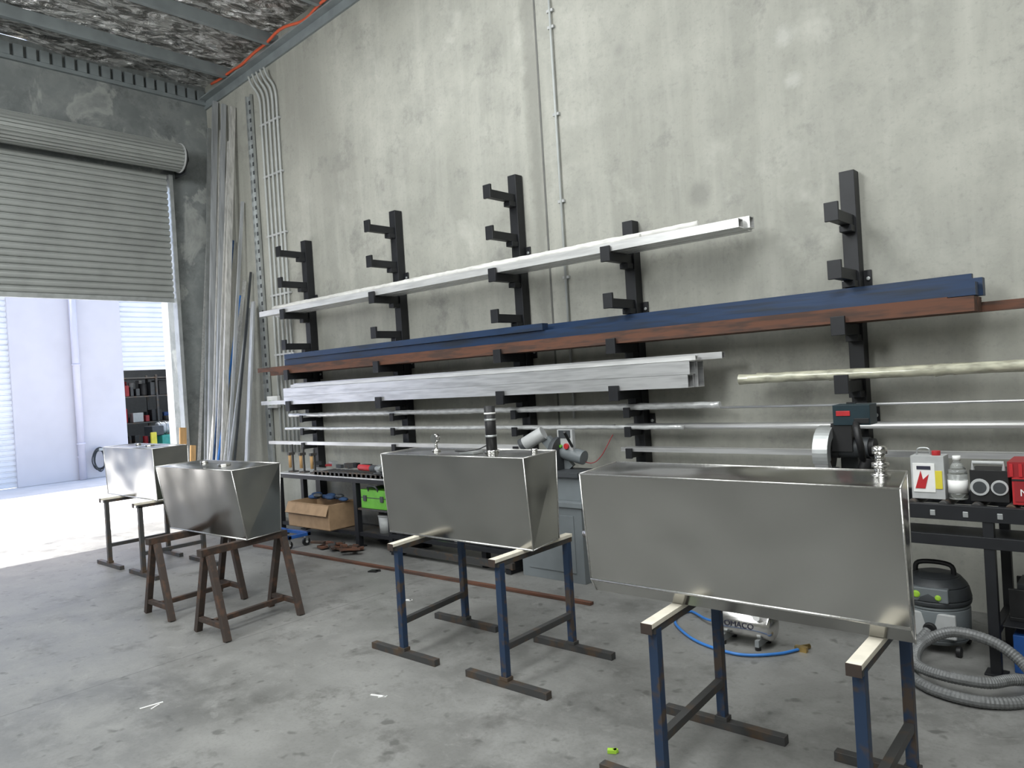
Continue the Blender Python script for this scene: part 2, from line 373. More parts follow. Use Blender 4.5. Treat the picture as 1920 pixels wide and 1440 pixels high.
# ------------------------------------------------------------------ outside
XF=-18.8
b=B("neighbouring_unit_facade",origin=False)
b.box((XF-.2,5.1,0),(XF,7.42,6.2),'render'); b.box((XF-.2,-12,4.3),(XF,5.1,6.2),'render'); b.box((XF-.2,-12,0),(XF,-.5,4.3),'render'); b.box((XF-.2,7.42,4.3),(XF,13,6.2),'render'); b.box((XF-.2,11,0),(XF,18,6.2),'render')
b.box((XF-4.5,7.0,0),(XF-4.3,11.6,4.5),'dgrey'); b.box((XF-4.5,7.2,0),(XF-.2,7.4,4.5),'mgrey'); b.box((XF-4.5,11.2,0),(XF-.2,11.4,4.5),'mgrey'); b.box((XF-4.5,7.2,4.4),(XF-.2,11.4,4.5),'mgrey')
b.done()
def shutter(name,y0,y1,z0,z1,x):
    b=B(name,origin=False); rows=[];z=z0
    b.mi('shutterw')
    while z<z1:
        for dz,off in ((0,0),(.012,.03),(.08,.03),(.092,0)):
            rows.append((b.bm.verts.new((x+off,y0,z+dz)),b.bm.verts.new((x+off,y1,z+dz))))
        z+=.12
    for r0,r1 in zip(rows[:-1],rows[1:]): b.bm.faces.new((r0[0],r0[1],r1[1],r1[0]))
    b.done()
shutter("door_2",-.5,5.1,0,4.3,XF-.1); shutter("door_3",7.42,11,2.46,4.3,XF-.1)
b=B("facade_downpipe"); b.cyl((XF+.1,6.36,0),(XF+.1,6.36,6.1),.075,'pipe')
for z in(.8,2.6,4.4): b.cyl((XF+.1,6.36,z),(XF+.1,6.36,z+.04),.09,'pipe')
b.box((XF,6.30,.5),(XF+.1,6.42,.54),'pipe'); b.done()
b=B("coiled_extension_lead")
pts=[]
for t in range(160):
    a=t/160*2*math.pi*6; pts.append((XF+.14+.03*math.sin(a*1.3),6.72+(.13+.03*math.sin(a*.37))*math.cos(a),.42+(.24+.04*math.cos(a*.6))*math.sin(a)))
b.tube(pts,.012,'dgrey',6); b.box((XF,6.7,.62),(XF+.2,6.8,.68),'grey'); b.done()
b=B("garage_storage_shelf",.01)
for y in(7.6,9.0,10.4):
    for xx in(XF-2.6,XF-2.0): b.box((xx,y,0),(xx+.06,y+.06,2.4),'steel')
for z in(.4,1.1,1.8,2.3): b.box((XF-2.6,7.6,z),(XF-1.95,10.46,z+.04),'steel')
cols=['black','dgrey','black','dred','dgrey','lgrey','card','red','bluep','brown','steel']
for z in(.45,1.15,1.85):
    for dx in (0,.25):
        y=7.7
        while y<10.2:
            w=random.uniform(.05,.28); h=random.uniform(.08,.45); cc=random.choice(cols)
            if random.random()<.3: b.cyl((XF-2.4+dx,y+w/2,z),(XF-2.4+dx,y+w/2,z+h),w/2,cc)
            else: b.box((XF-2.5+dx,y,z),(XF-2.25+dx,y+w,z+h),cc)
            y+=w+random.uniform(.02,.12)
b.done()
b=B("garage_machine",.02); b.box((XF-1.3,8.5,0),(XF-.6,9.6,.80),'teal'); b.cyl((XF-.9,8.5,.98),(XF-.9,9.2,.98),.15,'lgrey'); b.box((XF-1.2,8.3,.80),(XF-.7,8.6,1.05),'dgrey'); b.box((XF-.62,8.2,.3),(XF-.55,8.35,.9),'yellow')
for k in range(5): b.cyl((XF-.9,8.55+.14*k,.98),(XF-.9,8.6+.14*k,.98),.17,'galv')
b.done()

# ------------------------------------------------------------------ racks
def rack(x,top,levels,small):
    b=B("cantilever_rack_post",.003)
    b.box((x-.05,5.49,.0),(x+.05,5.592,top),'rack')
    for L in levels:
        b.box((x-.032,5.15,L-.075),(x+.032,5.49,L),'rack'); b.box((x-.045,5.125,L-.08),(x+.045,5.15,L+.045),'rack')
        b.box((x-.04,5.40,L-.12),(x+.04,5.49,L-.075),'rack')
    for L in small:
        b.box((x-.025,5.32,L-.05),(x+.025,5.49,L),'rack'); b.box((x-.03,5.30,L-.055),(x+.03,5.32,L+.03),'rack')
    for z in (top-.75,top-1.7,):
        b.box((x-.1,5.582,z-.06),(x+.1,5.598,z+.06),'rack')
        for sx in(-.08,.08): b.cyl((x+sx,5.57,z),(x+sx,5.582,z),.014,'galv',seg=8)
    b.done()
LV=[3.45,3.07,2.68,2.30,1.93,1.545]
SM=[1.37,1.21,1.03]
for x,t,lv in((-8.18,3.6,LV),(-6.43,3.64,LV),(-4.66,3.64,LV),(-3.41,2.97,LV[2:]),(-1.63,2.99,LV[2:])): rack(x,t,lv,SM)

def lengths(name,items,mb=.0):
    b=B(name,mb)
    for it in items:
        kind,x0,x1,y,z,w,h,m=it
        if kind=='r': b.rhs((x0,y,z+h/2),(x1,y,z+h/2),w,h,m,.006)
        elif kind=='b': b.beam((x0,y,z+h/2),(x1,y,z+h/2),w,h,m)
        elif kind=='c': b.cyl((x0,y,z+w/2),(x1,y,z+w/2),w/2,m,seg=16)
        elif kind=='w':
            n=int(abs(x1-x0)/.07); ph=random.uniform(0,6)
            pts=[(x0+(x1-x0)*k/n,y+.002*math.sin(k*1.9+ph),z+w/2+.002*math.sin(k*2.7)+.002*math.sin(k*.4+ph)) for k in range(n+1)]
            b.tube(pts,w/2,m,12)
            for k in range(0,n,9): b.cyl(pts[k],pts[k+1],w/2*1.12,m,w/2*1.02,seg=12,caps=False)
    return b.done()
lengths("white_aluminium_bar_lengths",[('r',-8.75,-2.28,5.20,2.682,.08,.065,'alu2'),('r',-8.6,-2.24,5.30,2.682,.08,.085,'alu2'),('r',-8.7,-2.3,5.40,2.682,.08,.075,'alu2'),('w',-8.6,-2.66,5.30,2.769,.045,0,'white'),('w',-8.5,-3.12,5.21,2.749,.035,0,'white')])
lengths("blue_steel_beam_lengths",[('b',-8.35,-.86,5.28,2.03,.1,.08,'blue'),('b',-8.37,-.84,5.39,2.03,.08,.11,'blue'),('b',-8.3,-4.16,5.24,2.112,.08,.06,'blue'),('b',-8.2,-.9,5.40,2.142,.05,.03,'blue')])
lengths("rusty_steel_bar_lengths",[('b',-8.4,-.86,5.22,1.932,.1,.09,'rust'),('b',-8.4,-.86,5.35,1.932,.12,.09,'rust'),('b',-9.0,-.2,5.44,1.932,.05,.06,'rust'),('b',-8.9,-1.0,5.185,1.975,.02,.055,'rust')])
lengths("aluminium_box_section_lengths",[('r',-8.3,-2.75,5.20,1.548,.09,.10,'alu'),('r',-8.3,-2.73,5.20,1.650,.09,.10,'alu'),('r',-8.3,-2.72,5.31,1.548,.1,.2,'alu'),('r',-8.25,-2.52,5.30,1.754,.05,.05,'alu'),('r',-8.2,-2.7,5.22,1.754,.04,.035,'alu2'),('r',-9.2,-2.9,5.41,1.548,.08,.05,'alu2')])
lengths("wrapped_aluminium_tube_lengths",[('w',-8.5,-2.6,5.36,1.376,.05,0,'film'),('w',-8.6,-2.7,5.42,1.376,.05,0,'film')])
lengths("thin_aluminium_tube_lengths",[('w',-8.6,-2.92,5.35,1.215,.036,0,'film'),('c',-8.5,-3.6,5.41,1.212,.04,0,'alu2')])
lengths("flat_aluminium_bar_lengths",[('b',-9.0,-4.55,5.35,1.032,.05,.04,'alu2'),('c',-8.7,-4.9,5.41,1.032,.03,0,'alu')])
lengths("aluminium_round_tube_lengths",[('c',-3.5,.6,5.395,1.212,.04,0,'alu2'),('c',-3.5,.6,5.45,1.212,.045,0,'alu')])
lengths("aluminium_flat_lengths",[('b',-3.5,.6,5.36,1.032,.06,.035,'alu'),('c',-3.5,.6,5.42,1.032,.035,0,'alu2')])
lengths("yellowed_plastic_wrapped_tube",[('w',-2.4,.6,5.29,1.555,.07,0,'yfilm'),('w',-2.3,.6,5.38,1.555,.07,0,'yfilm')])
lengths("thin_rod_lengths",[('c',-2.6,.6,5.36,1.372,.018,0,'alu'),('c',-2.3,.6,5.40,1.372,.015,0,'alu2')])

# ------------------------------------------------------------------ material leaning in the corner
b=B("leaning_bar_stock")
st=[(-10.3,5.05,-10.48,5.5,4.7,.05,'lean1'),(-10.22,5.0,-10.36,5.5,5.6,.05,'galv'),(-10.12,5.0,-10.2,5.53,5.95,.07,'lean1'),(-10.0,4.98,-10.08,5.53,5.5,.04,'lean2'),(-9.93,5.0,-9.98,5.54,5.85,.06,'lean1'),(-9.85,4.95,-9.9,5.54,5.3,.04,'lean2'),
    (-9.76,5.0,-9.76,5.55,5.75,.07,'lean2'),(-9.66,5.0,-9.66,5.55,4.4,.04,'lean1'),(-10.02,4.9,-10.12,5.5,3.6,.035,'white'),(-9.9,4.88,-9.93,5.52,3.9,.03,'cloth'),(-9.7,4.92,-9.72,5.54,3.3,.04,'alu2'),(-10.38,4.95,-10.54,5.45,3.9,.04,'alu2'),(-9.82,4.86,-9.8,5.5,3.1,.03,'hoseblue'),(-9.56,5.0,-9.56,5.55,3.4,.03,'dgrey'),(-9.6,4.92,-9.58,5.5,2.9,.04,'lean1')]
for x0,y0,x1,y1,z,w,m in st: b.beam((x0,y0,.0+.02),(x1,y1,z),w,w*.6,m)
b.done()
b=B("leaning_timber_offcuts"); b.beam((-10.15,4.66,.02),(-10.3,4.80,1.30),.09,.03,'wood',(1,0,0)); b.beam((-10.0,4.70,.02),(-10.16,4.86,1.05),.07,.03,'wood',(1,0,0)); b.done()
b=B("aluminium_ladder",.003)
p0=Vector((-9.38,5.12,.0));p1=Vector((-9.46,5.50,2.95));o=Vector((.17,-.10,0))
b.beam(p0,p1,.03,.07,'lean1');b.beam(p0+o,p1+o,.03,.07,'lean1')
for k in range(1,12):
    q=p0.lerp(p1,k/12);b.cyl(q,q+o,.014,'dgrey',seg=10)
b.done()

# ------------------------------------------------------------------ tanks
def tank(x0,x1,yt0,yt1,yb0,yb1,z0,z1,seam=0,rot=0,fit=None,inset=.0,skew=0.):
    b=B("stainless_steel_tank",origin=False)
    cx,cy=(x0+x1)/2,(yt0+yt1)/2
    X0,X1=x0-cx,x1-cx;a0,a1,c0,c1=yt0-cy,yt1-cy,yb0-cy,yb1-cy
    h=z1-z0; i=inset; k=skew
    vs=[(X0+i,c0,0),(X1-i,c0,0),(X1-i-k,c1,0),(X0+i-k,c1,0),(X0,a0,h),(X1,a0,h),(X1-k,a1,h),(X0-k,a1,h)]
    if seam:
        s=seam; f=s/h
        lv=lambda A,Bv:tuple(A[k]+(Bv[k]-A[k])*f for k in range(3))
        m0=(X0,c0-.04,s);m1=(X1,c0-.04,s)
        m2=lv(vs[2],vs[6]);m3=lv(vs[3],vs[7])
        b.hexa([vs[0],vs[1],vs[2],vs[3],m0,m1,m2,m3],'tank');b.hexa([m0,m1,m2,m3,vs[4],vs[5],vs[6],vs[7]],'tank')
        E=[(m0,vs[4]),(m1,vs[5]),(vs[0],m0),(vs[1],m1)]
        b.cyl(m0,m1,.006,'weld',seg=8)
    else:
        b.hexa(vs,'tank');E=[(vs[0],vs[4]),(vs[1],vs[5])]
        b.cyl(vs[0],vs[1],.006,'weld',seg=8)
    E+=[(vs[1],vs[2]),(vs[4],vs[5]),(vs[5],vs[6]),(vs[6],vs[7]),(vs[7],vs[4]),(vs[2],vs[6]),(vs[3],vs[7])]
    for p,q in E:
        b.cyl(p,q,.0035,'weld',seg=8)
    if fit: fit(b,h,X0,X1)
    return b.done(loc=(cx,cy,z0),rotz=rot)
def stand(xc,y0,y1,zt,name="steel_tank_stand",xb=None,fl=.3,leg='blue2'):
    xb=xc if xb is None else xb
    b=B(name,.002)
    for x,y in((xc,y0+.03),(xb,y1-.03)):
        b.box((x-.02,y-.02,.04),(x+.02,y+.02,zt-.035),leg)
        b.box((x-fl,y-.022,0),(x+fl,y+.022,.04),'steel')
        b.cbox((x,y,.05),(.06,.05,.02),'steel')
    b.beam((xc,y0+.03,.22),(xb,y1-.03,.22),.035,.035,'steel')
    b.beam((xc,y0,zt-.037),(xb,y1,zt-.037),.04,.03,'steel')
    b.beam((xc,y0-.03,zt-.012),(xb,y1,zt-.012),.05,.02,'cream')
    b.box((xc-.026,y0-.033,zt-.045),(xc+.026,y0-.03,zt-.002),'brown')
    return b.done()
def fit3(b,h,X0,X1):
    x=-.31;b.lathe((x,.02,h),[(.03,0),(.03,.012),(.01,.015),(.01,.06),(.016,.065)],'chrome');b.cyl((x,.0,h+.085),(x,.03,h+.085),.03,'chrome',seg=24)
    x=.21;b.cyl((x,.0,h),(x,.0,h+.29),.034,'black');b.cyl((x,0,h),(x,0,h+.02),.045,'chrome')
    for z in(.1,.2):b.cyl((x,0,h+z),(x,0,h+z+.012),.037,'galv')
    b.cyl((x,0,h+.24),(x,0,h+.25),.036,'paper')
    b.cbox((x-.13,-.05,h+.008),(.12,.09,.012),'galv');b.tube(spline([(x-.18,-.05,h+.015),(x-.22,-.1,h+.02),(x-.14,-.12,h+.02),(x-.05,-.08,h+.03),(x,-.05,h+.05)],6),.004,'black',6)
    b.lathe((X1-.16,.10,h),[(.02,0),(.02,.02)],'chrome')
def fit4(b,h,X0,X1):
    x=X1-.13;b.lathe((x,.05,h),[(.034,0),(.034,.012),(.022,.013),(.022,.035),(.030,.036),(.030,.052),(.018,.054),(.018,.085),(.026,.086),(.026,.11),(.016,.115)],'chrome')
    b.cyl((X0-.05,-.02,.23),(X0,-.02,.23),.026,'chrome');b.cyl((X0-.075,-.02,.23),(X0-.05,-.02,.23),.032,'black');b.cyl((X0-.13,-.02,.23),(X0-.075,-.02,.23),.022,'chrome')
def fitc(b,h,X0,X1):
    b.lathe((.1,.0,h),[(.05,0),(.05,.012),(.03,.014)],'chrome');b.lathe((-.3,.05,h),[(.03,0),(.03,.02)],'chrome')
tank(-8.72,-7.50,3.18,3.56,3.20,3.55,.722,1.23,fit=fitc,skew=.06)
tank(-6.33,-5.17,2.72,3.16,2.81,3.13,.632,1.155,rot=2,fit=fitc,skew=.05)
tank(-3.99,-2.74,3.18,3.57,3.22,3.55,.724,1.25,fit=fit3,skew=.07)
tank(-2.03,-.70,2.74,3.16,2.82,3.14,.704,1.25,seam=.06,fit=fit4,skew=.08)
stand(-8.40,3.03,3.7,.72,leg='steel'); stand(-7.58,3.03,3.7,.72,leg='steel')
stand(-3.69,3.0,3.70,.722,xb=-3.78); stand(-2.83,3.0,3.70,.722,xb=-2.85)
stand(-1.60,2.57,3.27,.702,xb=-1.65); stand(-.82,2.57,3.27,.702,xb=-.84)
def trestle(xc,y0,y1,zt,xb=None):
    xb=xc if xb is None else xb
    b=B("steel_sawhorse",.002)
    for x,y in((xc,y0),(xb,y1)):
        for sx in(-1,1): b.beam((x+sx*.215,y,.0),(x+sx*.035,y,zt-.05),.045,.045,'brown',(0,1,0))
        b.beam((x-.19,y,.10),(x+.19,y,.10),.035,.035,'brown')
    b.beam((xc,y0,.10),(xb,y1,.10),.035,.035,'brown')
    b.beam((xc,y0-.06,zt-.028),(xb,y1+.04,zt-.028),.06,.05,'brown')
    return b.done()
trestle(-6.05,2.54,3.17,.63,-6.1); trestle(-5.2,2.54,3.17,.63,-5.27)

# ------------------------------------------------------------------ left bench & contents
b=B("steel_workbench",.002)
for x in(-8.12,-6.62): 
    for y in(4.92,5.25):
        b.box((x-.03,y-.03,.0),(x+.03,y+.03,.70),'rack'); b.box((x-.06,y-.05,0),(x+.06,y+.05,.012),'rack')
b.box((-8.18,4.88,.69),(-6.0,5.42,.73),'rack'); b.box((-8.15,4.9,.73),(-6.0,5.42,.742),'alu2')
for y in(4.92,5.25): b.box((-8.12,y-.02,.12),(-6.05,y+.02,.16),'rack')
b.box((-6.09,4.89,0),(-6.03,4.95,.69),'rack'); b.box((-8.12,4.94,.14),(-6.05,5.23,.155),'steel')
b.box((-6.62,4.9,.40),(-6.0,5.25,.42),'steel')
b.done()
b=B("slatted_steel_tray")
for k in range(16): b.box((-7.4+.08*k,4.93,.744),(-7.35+.08*k,5.2,.775),'steel' if k%3 else 'dgrey')
b.box((-7.42,4.93,.744),(-6.1,4.945,.79),'steel'); b.done()
for x,h in((-7.95,.33),(-7.72,.30),(-7.50,.28)):
    b=B("bar_clamp"); b.box((x-.008,5.0,.744),(x+.008,5.02,.744+h),'steel'); b.cyl((x,4.97,.80),(x,4.97,.97),.018,'wood'); b.box((x-.02,4.95,.95),(x+.02,5.03,.98),'steel'); b.box((x-.05,4.97,.743),(x+.05,5.05,.76),'steel'); b.done()
b=B("red_angle_grinder",.004); b.cyl((-6.62,4.98,.845),(-6.38,4.95,.845),.032,'red'); b.cyl((-6.38,4.95,.845),(-6.28,4.94,.845),.036,'dgrey'); b.cyl((-6.24,4.94,.792),(-6.24,4.94,.81),.06,'dgrey'); b.cyl((-6.30,4.94,.845),(-6.2,4.94,.845),.03,'galv'); b.cyl((-6.24,4.94,.81),(-6.24,4.94,.865),.03,'galv'); b.done()
b=B("bench_tool_oddments")
for k in range(26):
    x=random.uniform(-7.9,-6.1);b.cbox((x,random.uniform(5.25,5.36),.785+random.uniform(0,.03)),(random.uniform(.05,.2),random.uniform(.03,.08),random.uniform(.02,.07)),random.choice(['steel','black','dgrey','galv','dred','rack','brown']),(0,0,random.uniform(-25,25)))
b.done()
b=B("cardboard_box",.003); b.box((-7.75,4.78,.16),(-6.95,4.80,.44),'card');b.box((-7.75,5.16,.16),(-6.95,5.18,.44),'card');b.box((-7.75,4.8,.16),(-7.73,5.16,.44),'card');b.box((-6.97,4.8,.16),(-6.95,5.16,.44),'card');b.box((-7.75,4.78,.161),(-6.95,5.18,.166),'card')
b.hexa([(-7.75,4.74,.32),(-6.95,4.74,.32),(-6.95,4.78,.43),(-7.75,4.78,.43),(-7.75,4.735,.325),(-6.95,4.735,.325),(-6.95,4.785,.44),(-7.75,4.785,.44)],'card'); b.done()
b=B("blue_work_gloves")
for k in range(14): b.sph((-7.55+.045*k+random.uniform(-.02,.02),4.98+random.uniform(-.07,.07),.47+random.uniform(0,.04)),.05,random.choice(['cloth','cloth','dgrey']),(1.4,.8,.5),12)
b.done()
b=B("green_tool_case",.01); b.box((-6.55,4.92,.422),(-6.12,5.2,.62),'green'); b.box((-6.55,4.918,.53),(-6.12,4.925,.54),'dgrey'); b.tube(spline([(-6.42,4.93,.60),(-6.40,4.90,.66),(-6.28,4.90,.66),(-6.26,4.93,.60)],5),.01,'dgrey',8); b.box((-6.5,4.905,.5),(-6.45,4.92,.56),'dgrey'); b.box((-6.22,4.905,.5),(-6.17,4.92,.56),'dgrey'); b.done()
b=B("white_bucket"); b.lathe((-6.3,5.05,.157),[(.08,0),(.09,.17),(.095,.175),(.095,.19)],'lgrey'); b.done()
b=B("blue_furniture_dolly",.002)
for q in (((-8.05,4.42,.115),(-7.2,4.46,.15)),((-8.05,4.66,.115),(-7.2,4.70,.15)),((-8.05,4.42,.115),(-8.01,4.70,.15)),((-7.24,4.42,.115),(-7.2,4.70,.15)),((-7.65,4.42,.115),(-7.61,4.70,.15))): b.box(q[0],q[1],'bluep')
for x in(-8.0,-7.25):
    for y in(4.45,4.67): b.cyl((x-.015,y,.045),(x+.015,y,.045),.045,'black'); b.cyl((x-.02,y,.045),(x+.02,y,.045),.015,'lgrey'); b.box((x-.022,y-.015,.06),(x+.022,y+.015,.115),'galv')
b.done()
b=B("scrap_offcut_pile")
for k in range(16):
    b.cbox((random.uniform(-6.95,-6.35),random.uniform(4.6,4.75),.03+.015*(k%4)),(random.uniform(.08,.25),random.uniform(.04,.1),.02),random.choice(['rust','steel','brown','rust','black']),(random.uniform(-10,10),0,random.uniform(-60,60)))
b.done()
b=B("low_steel_rack",.002)
for x in(-5.9,-4.75):
    for y in(4.92,5.25): b.box((x-.03,y-.03,0),(x+.03,y+.03,.72),'rack')
b.box((-5.95,4.88,.70),(-4.4,5.28,.74),'rack')
for y in(4.86,4.95,5.04,5.13,5.24): b.box((-6.0,y-.02,.16),(-4.35,y+.02,.20),'rack')
b.box((-6.0,4.82,.04),(-4.35,4.86,.1),'steel')
for x in(-5.95,-4.4): b.box((x-.03,4.82,0),(x+.03,5.28,.05),'rack'); b.box((x-.03,4.86,.05),(x+.03,5.26,.16),'rack')
b.done()
b=B("rack_shelf_oddments")
for k in range(14):
    x=-5.9+.1*k;b.cbox((x,random.uniform(4.95,5.12),.247),(random.uniform(.06,.14),.12,.09),random.choice(['steel','green','dgrey','lgrey','brown','black']),(0,0,random.uniform(-12,12)))
b.done()
b=B("small_bench_vice",.003); b.box((-5.8,4.95,.742),(-5.6,5.1,.80),'mgrey'); b.box((-5.78,4.9,.80),(-5.62,4.95,.88),'mgrey'); b.box((-5.78,5.0,.80),(-5.62,5.1,.88),'mgrey'); b.cyl((-5.7,4.8,.83),(-5.7,5.0,.83),.012,'galv'); b.done()
b=B("cold_saw_machine",.008)
b.box((-4.28,4.88,0.0),(-3.62,5.28,.62),'mgrey'); b.box((-4.30,4.86,.62),(-3.60,5.28,.66),'mgrey'); b.box((-4.2,4.873,.08),(-3.7,4.882,.55),'mgrey')
b.box((-4.0,4.95,.66),(-3.65,5.26,.86),'mgrey'); b.box((-4.1,4.90,.86),(-3.65,5.2,.90),'dgrey')
b.cyl((-3.98,5.08,1.03),(-3.93,5.08,1.03),.15,'dgrey',seg=32); b.cyl((-3.95,5.1,1.05),(-3.72,5.1,1.0),.06,'mgrey')
b.cyl((-4.26,4.98,1.12),(-4.09,5.04,1.215),.06,'lgrey'); b.cyl((-4.285,4.97,1.105),(-4.255,4.98,1.123),.065,'dgrey'); b.beam((-4.1,5.08,1.16),(-3.9,5.15,.9),.08,.08,'mgrey')
b.cyl((-3.8,5.05,1.1),(-3.72,4.85,1.24),.012,'black')
b.box((-3.96,5.06,1.04),(-3.80,5.10,1.24),'lgrey'); b.box((-3.94,5.052,1.17),(-3.82,5.06,1.235),'dgrey'); b.cyl((-3.86,5.04,1.10),(-3.86,5.06,1.10),.025,'red'); b.cyl((-3.92,5.04,1.10),(-3.92,5.06,1.10),.013,'green'); b.tube(spline([(-3.82,5.08,1.02),(-3.7,5.15,.95),(-3.62,5.2,1.0),(-3.52,5.25,1.18)],8),.004,'dred',6)
b.done()
b=B("roller_stand",.002); b.box((-3.32,4.9,0),(-3.26,5.25,.03),'rack'); b.box((-3.31,5.05,.03),(-3.27,5.09,.8),'rack'); b.box((-3.5,5.05,.8),(-3.0,5.1,.84),'rack'); b.cyl((-3.48,5.07,.87),(-3.02,5.07,.87),.03,'galv'); b.box((-3.42,5.01,0),(-3.1,5.05,.025),'rack'); b.done()
b=B("rusty_flat_bar_on_floor"); b.beam((-7.8,4.36,.012),(-3.27,4.47,.012),.045,.02,'rust'); b.done()

# ------------------------------------------------------------------ right bench & contents
b=B("roller_conveyor_bench",.002)
for y in(4.55,5.05): b.box((-2.3,y-.02,.80),(.8,y+.02,.88),'rack')
for k in range(20): b.cyl((-2.2+.155*k,4.57,.865),(-2.2+.155*k,5.03,.865),.027,'steel',seg=14)
for x in(-2.2,-.75,.6):
    for y in(4.56,5.04): b.box((x-.025,y-.025,0),(x+.025,y+.025,.8),'rack'); b.box((x-.05,y-.05,0),(x+.05,y+.05,.01),'rack')
    b.box((x-.02,4.56,.2),(x+.02,5.04,.24),'rack')
b.box((-2.2,4.53,.66),(.7,4.56,.72),'rack'); b.box((-2.2,4.56,.66),(.7,5.0,.675),'rack')
for k in range(18): b.box((-2.1+.155*k,4.527,.82),(-2.075+.155*k,4.531,.85),'galv')
b.done()
b=B("chop_saw",.004)
y=4.72
b.box((-1.74,4.60,.895),(-1.32,4.98,.93),'dgrey')
def arc(b,xa,xb,r0,r1,a0,a1,m,cy,cz,n=24):
    pts=[(cy+r1*math.cos(math.radians(a0+(a1-a0)*k/n)),cz+r1*math.sin(math.radians(a0+(a1-a0)*k/n))) for k in range(n+1)]
    pts+=[(cy+r0*math.cos(math.radians(a1-(a1-a0)*k/n)),cz+r0*math.sin(math.radians(a1-(a1-a0)*k/n))) for k in range(n+1)]
    b.prism(pts,m,'x',xa,xb)
b.cyl((-1.60,y,1.13),(-1.594,y,1.13),.15,'steel',seg=40)
arc(b,-1.64,-1.55,.105,.165,10,200,'galv',y,1.13)
arc(b,-1.635,-1.60,.04,.105,30,180,'dgrey',y,1.13)
arc(b,-1.635,-1.555,.11,.16,200,300,'alu',y,1.13)
b.cyl((-1.655,y,1.13),(-1.53,y,1.13),.035,'black')
for k in range(9): b.cbox((-1.642,y+.135*math.cos(.4+k*.34),1.13+.135*math.sin(.4+k*.34)),(.004,.035,.010),'dgrey',(math.degrees(.4+k*.34),0,0))
b.cyl((-1.55,y+.02,1.16),(-1.36,y+.02,1.16),.062,'dgrey'); b.cyl((-1.36,y+.02,1.16),(-1.33,y+.02,1.16),.055,'black')
b.box((-1.56,y-.05,1.14),(-1.44,y+.09,1.31),'black'); b.box((-1.54,y-.06,1.30),(-1.33,y+.08,1.42),'navy'); b.box((-1.52,y-.065,1.355),(-1.44,y-.058,1.385),'red'); b.box((-1.42,y-.065,1.31),(-1.335,y+.03,1.34),'black')
b.tube(spline([(-1.42,y-.02,1.32),(-1.39,y-.12,1.28),(-1.37,y-.13,1.18),(-1.39,y-.04,1.1)],6),.02,'black',10)
b.box((-1.56,y+.1,.93),(-1.46,y+.2,1.25),'dgrey'); b.box((-1.74,y+.08,.93),(-1.34,y+.1,1.0),'galv')
b.cyl((-1.44,y,.93),(-1.37,y,1.1),.035,'black')
b.done()
b=B("solvent_tin",.004); b.box((-1.12,4.62,.893),(-.955,4.74,1.13),'lgrey'); b.box((-1.11,4.616,.93),(-1.0,4.62,1.09),'paper'); b.prism([(-1.10,.95),(-1.05,.95),(-1.03,1.03),(-1.06,1.0),(-1.07,1.05)],'red','y',4.613,4.616); b.box((-1.09,4.614,1.055),(-1.02,4.616,1.075),'ink'); b.box((-1.0,4.616,.95),(-.965,4.62,1.05),'yellow'); b.cyl((-1.00,4.67,1.13),(-1.0,4.67,1.155),.022,'red'); b.tube(spline([(-1.10,4.68,1.13),(-1.09,4.68,1.165),(-1.04,4.68,1.165),(-1.03,4.68,1.13)],5),.005,'galv',6); b.done()
b=B("plastic_bottle"); b.lathe((-.90,4.66,.893),[(.042,0),(.048,.01),(.048,.14),(.042,.165),(.02,.2),(.016,.215)],'clear'); b.cyl((-.90,4.66,.93),(-.90,4.66,1.0),.0488,'paper'); b.cyl((-.90,4.66,1.105),(-.90,4.66,1.13),.02,'paper'); b.done()
b=B("jobsite_radio",.01); b.box((-.835,4.62,.893),(-.66,4.80,1.06),'black'); b.cyl((-.79,4.612,.97),(-.79,4.622,.97),.045,'lgrey'); b.cyl((-.79,4.61,.97),(-.79,4.613,.97),.032,'dgrey'); b.cyl((-.70,4.612,.97),(-.70,4.622,.97),.04,'lgrey');b.cyl((-.70,4.61,.97),(-.70,4.613,.97),.03,'dgrey'); b.tube([(-.82,4.63,1.06),(-.82,4.63,1.10),(-.68,4.63,1.10),(-.68,4.63,1.06)],.01,'lgrey',8); b.done()
b=B("red_tool_case",.008); b.box((-.64,4.58,.893),(-.2,4.85,1.03),'red'); b.box((-.63,4.574,.91),(-.35,4.58,1.01),'dred'); b.text("Marlbrook",(-.50,4.572,.955),(90,0,0),.05,'paper'); b.box((-.64,4.577,1.015),(-.2,4.58,1.025),'black'); b.box((-.66,4.6,1.03),(-.2,4.85,1.11),'dred')
for k in range(11): b.box((-.65+.04*k,4.592,1.035),(-.635+.04*k,4.6,1.10),'red')
b.done()
b=B("wet_dry_vacuum",.008)
vx,vy=-1.08,4.84
b.lathe((vx,vy,.05),[(.15,0),(.17,.03),(.175,.2),(.17,.22)],'mgrey',28); b.lathe((vx,vy,.27),[(.18,0),(.185,.03),(.17,.10),(.13,.15),(.06,.17)],'dgrey',28)
b.box((vx-.13,vy-.17,.10),(vx+.13,vy-.15,.24),'lgrey'); b.cyl((vx,vy-.19,.15),(vx,vy-.15,.15),.035,'black'); b.box((vx-.1,vy-.175,.30),(vx+.1,vy-.13,.38),'mgrey'); b.cyl((vx-.06,vy-.185,.34),(vx-.06,vy-.17,.34),.02,'lime'); b.cyl((vx+.05,vy-.185,.33),(vx+.05,vy-.17,.33),.016,'lime'); b.box((vx-.16,vy-.19,.2),(vx-.13,vy-.16,.27),'lime')
b.tube(spline([(vx-.1,vy,.40),(vx-.08,vy,.48),(vx+.08,vy,.48),(vx+.1,vy,.40)],6),.014,'black',8)
for sx in(-.13,.13):
    for sy in(-.13,.12): b.cyl((vx+sx-.015,vy+sy,.03),(vx+sx+.015,vy+sy,.03),.03,'black')
b.done()
b=B("vacuum_hose")
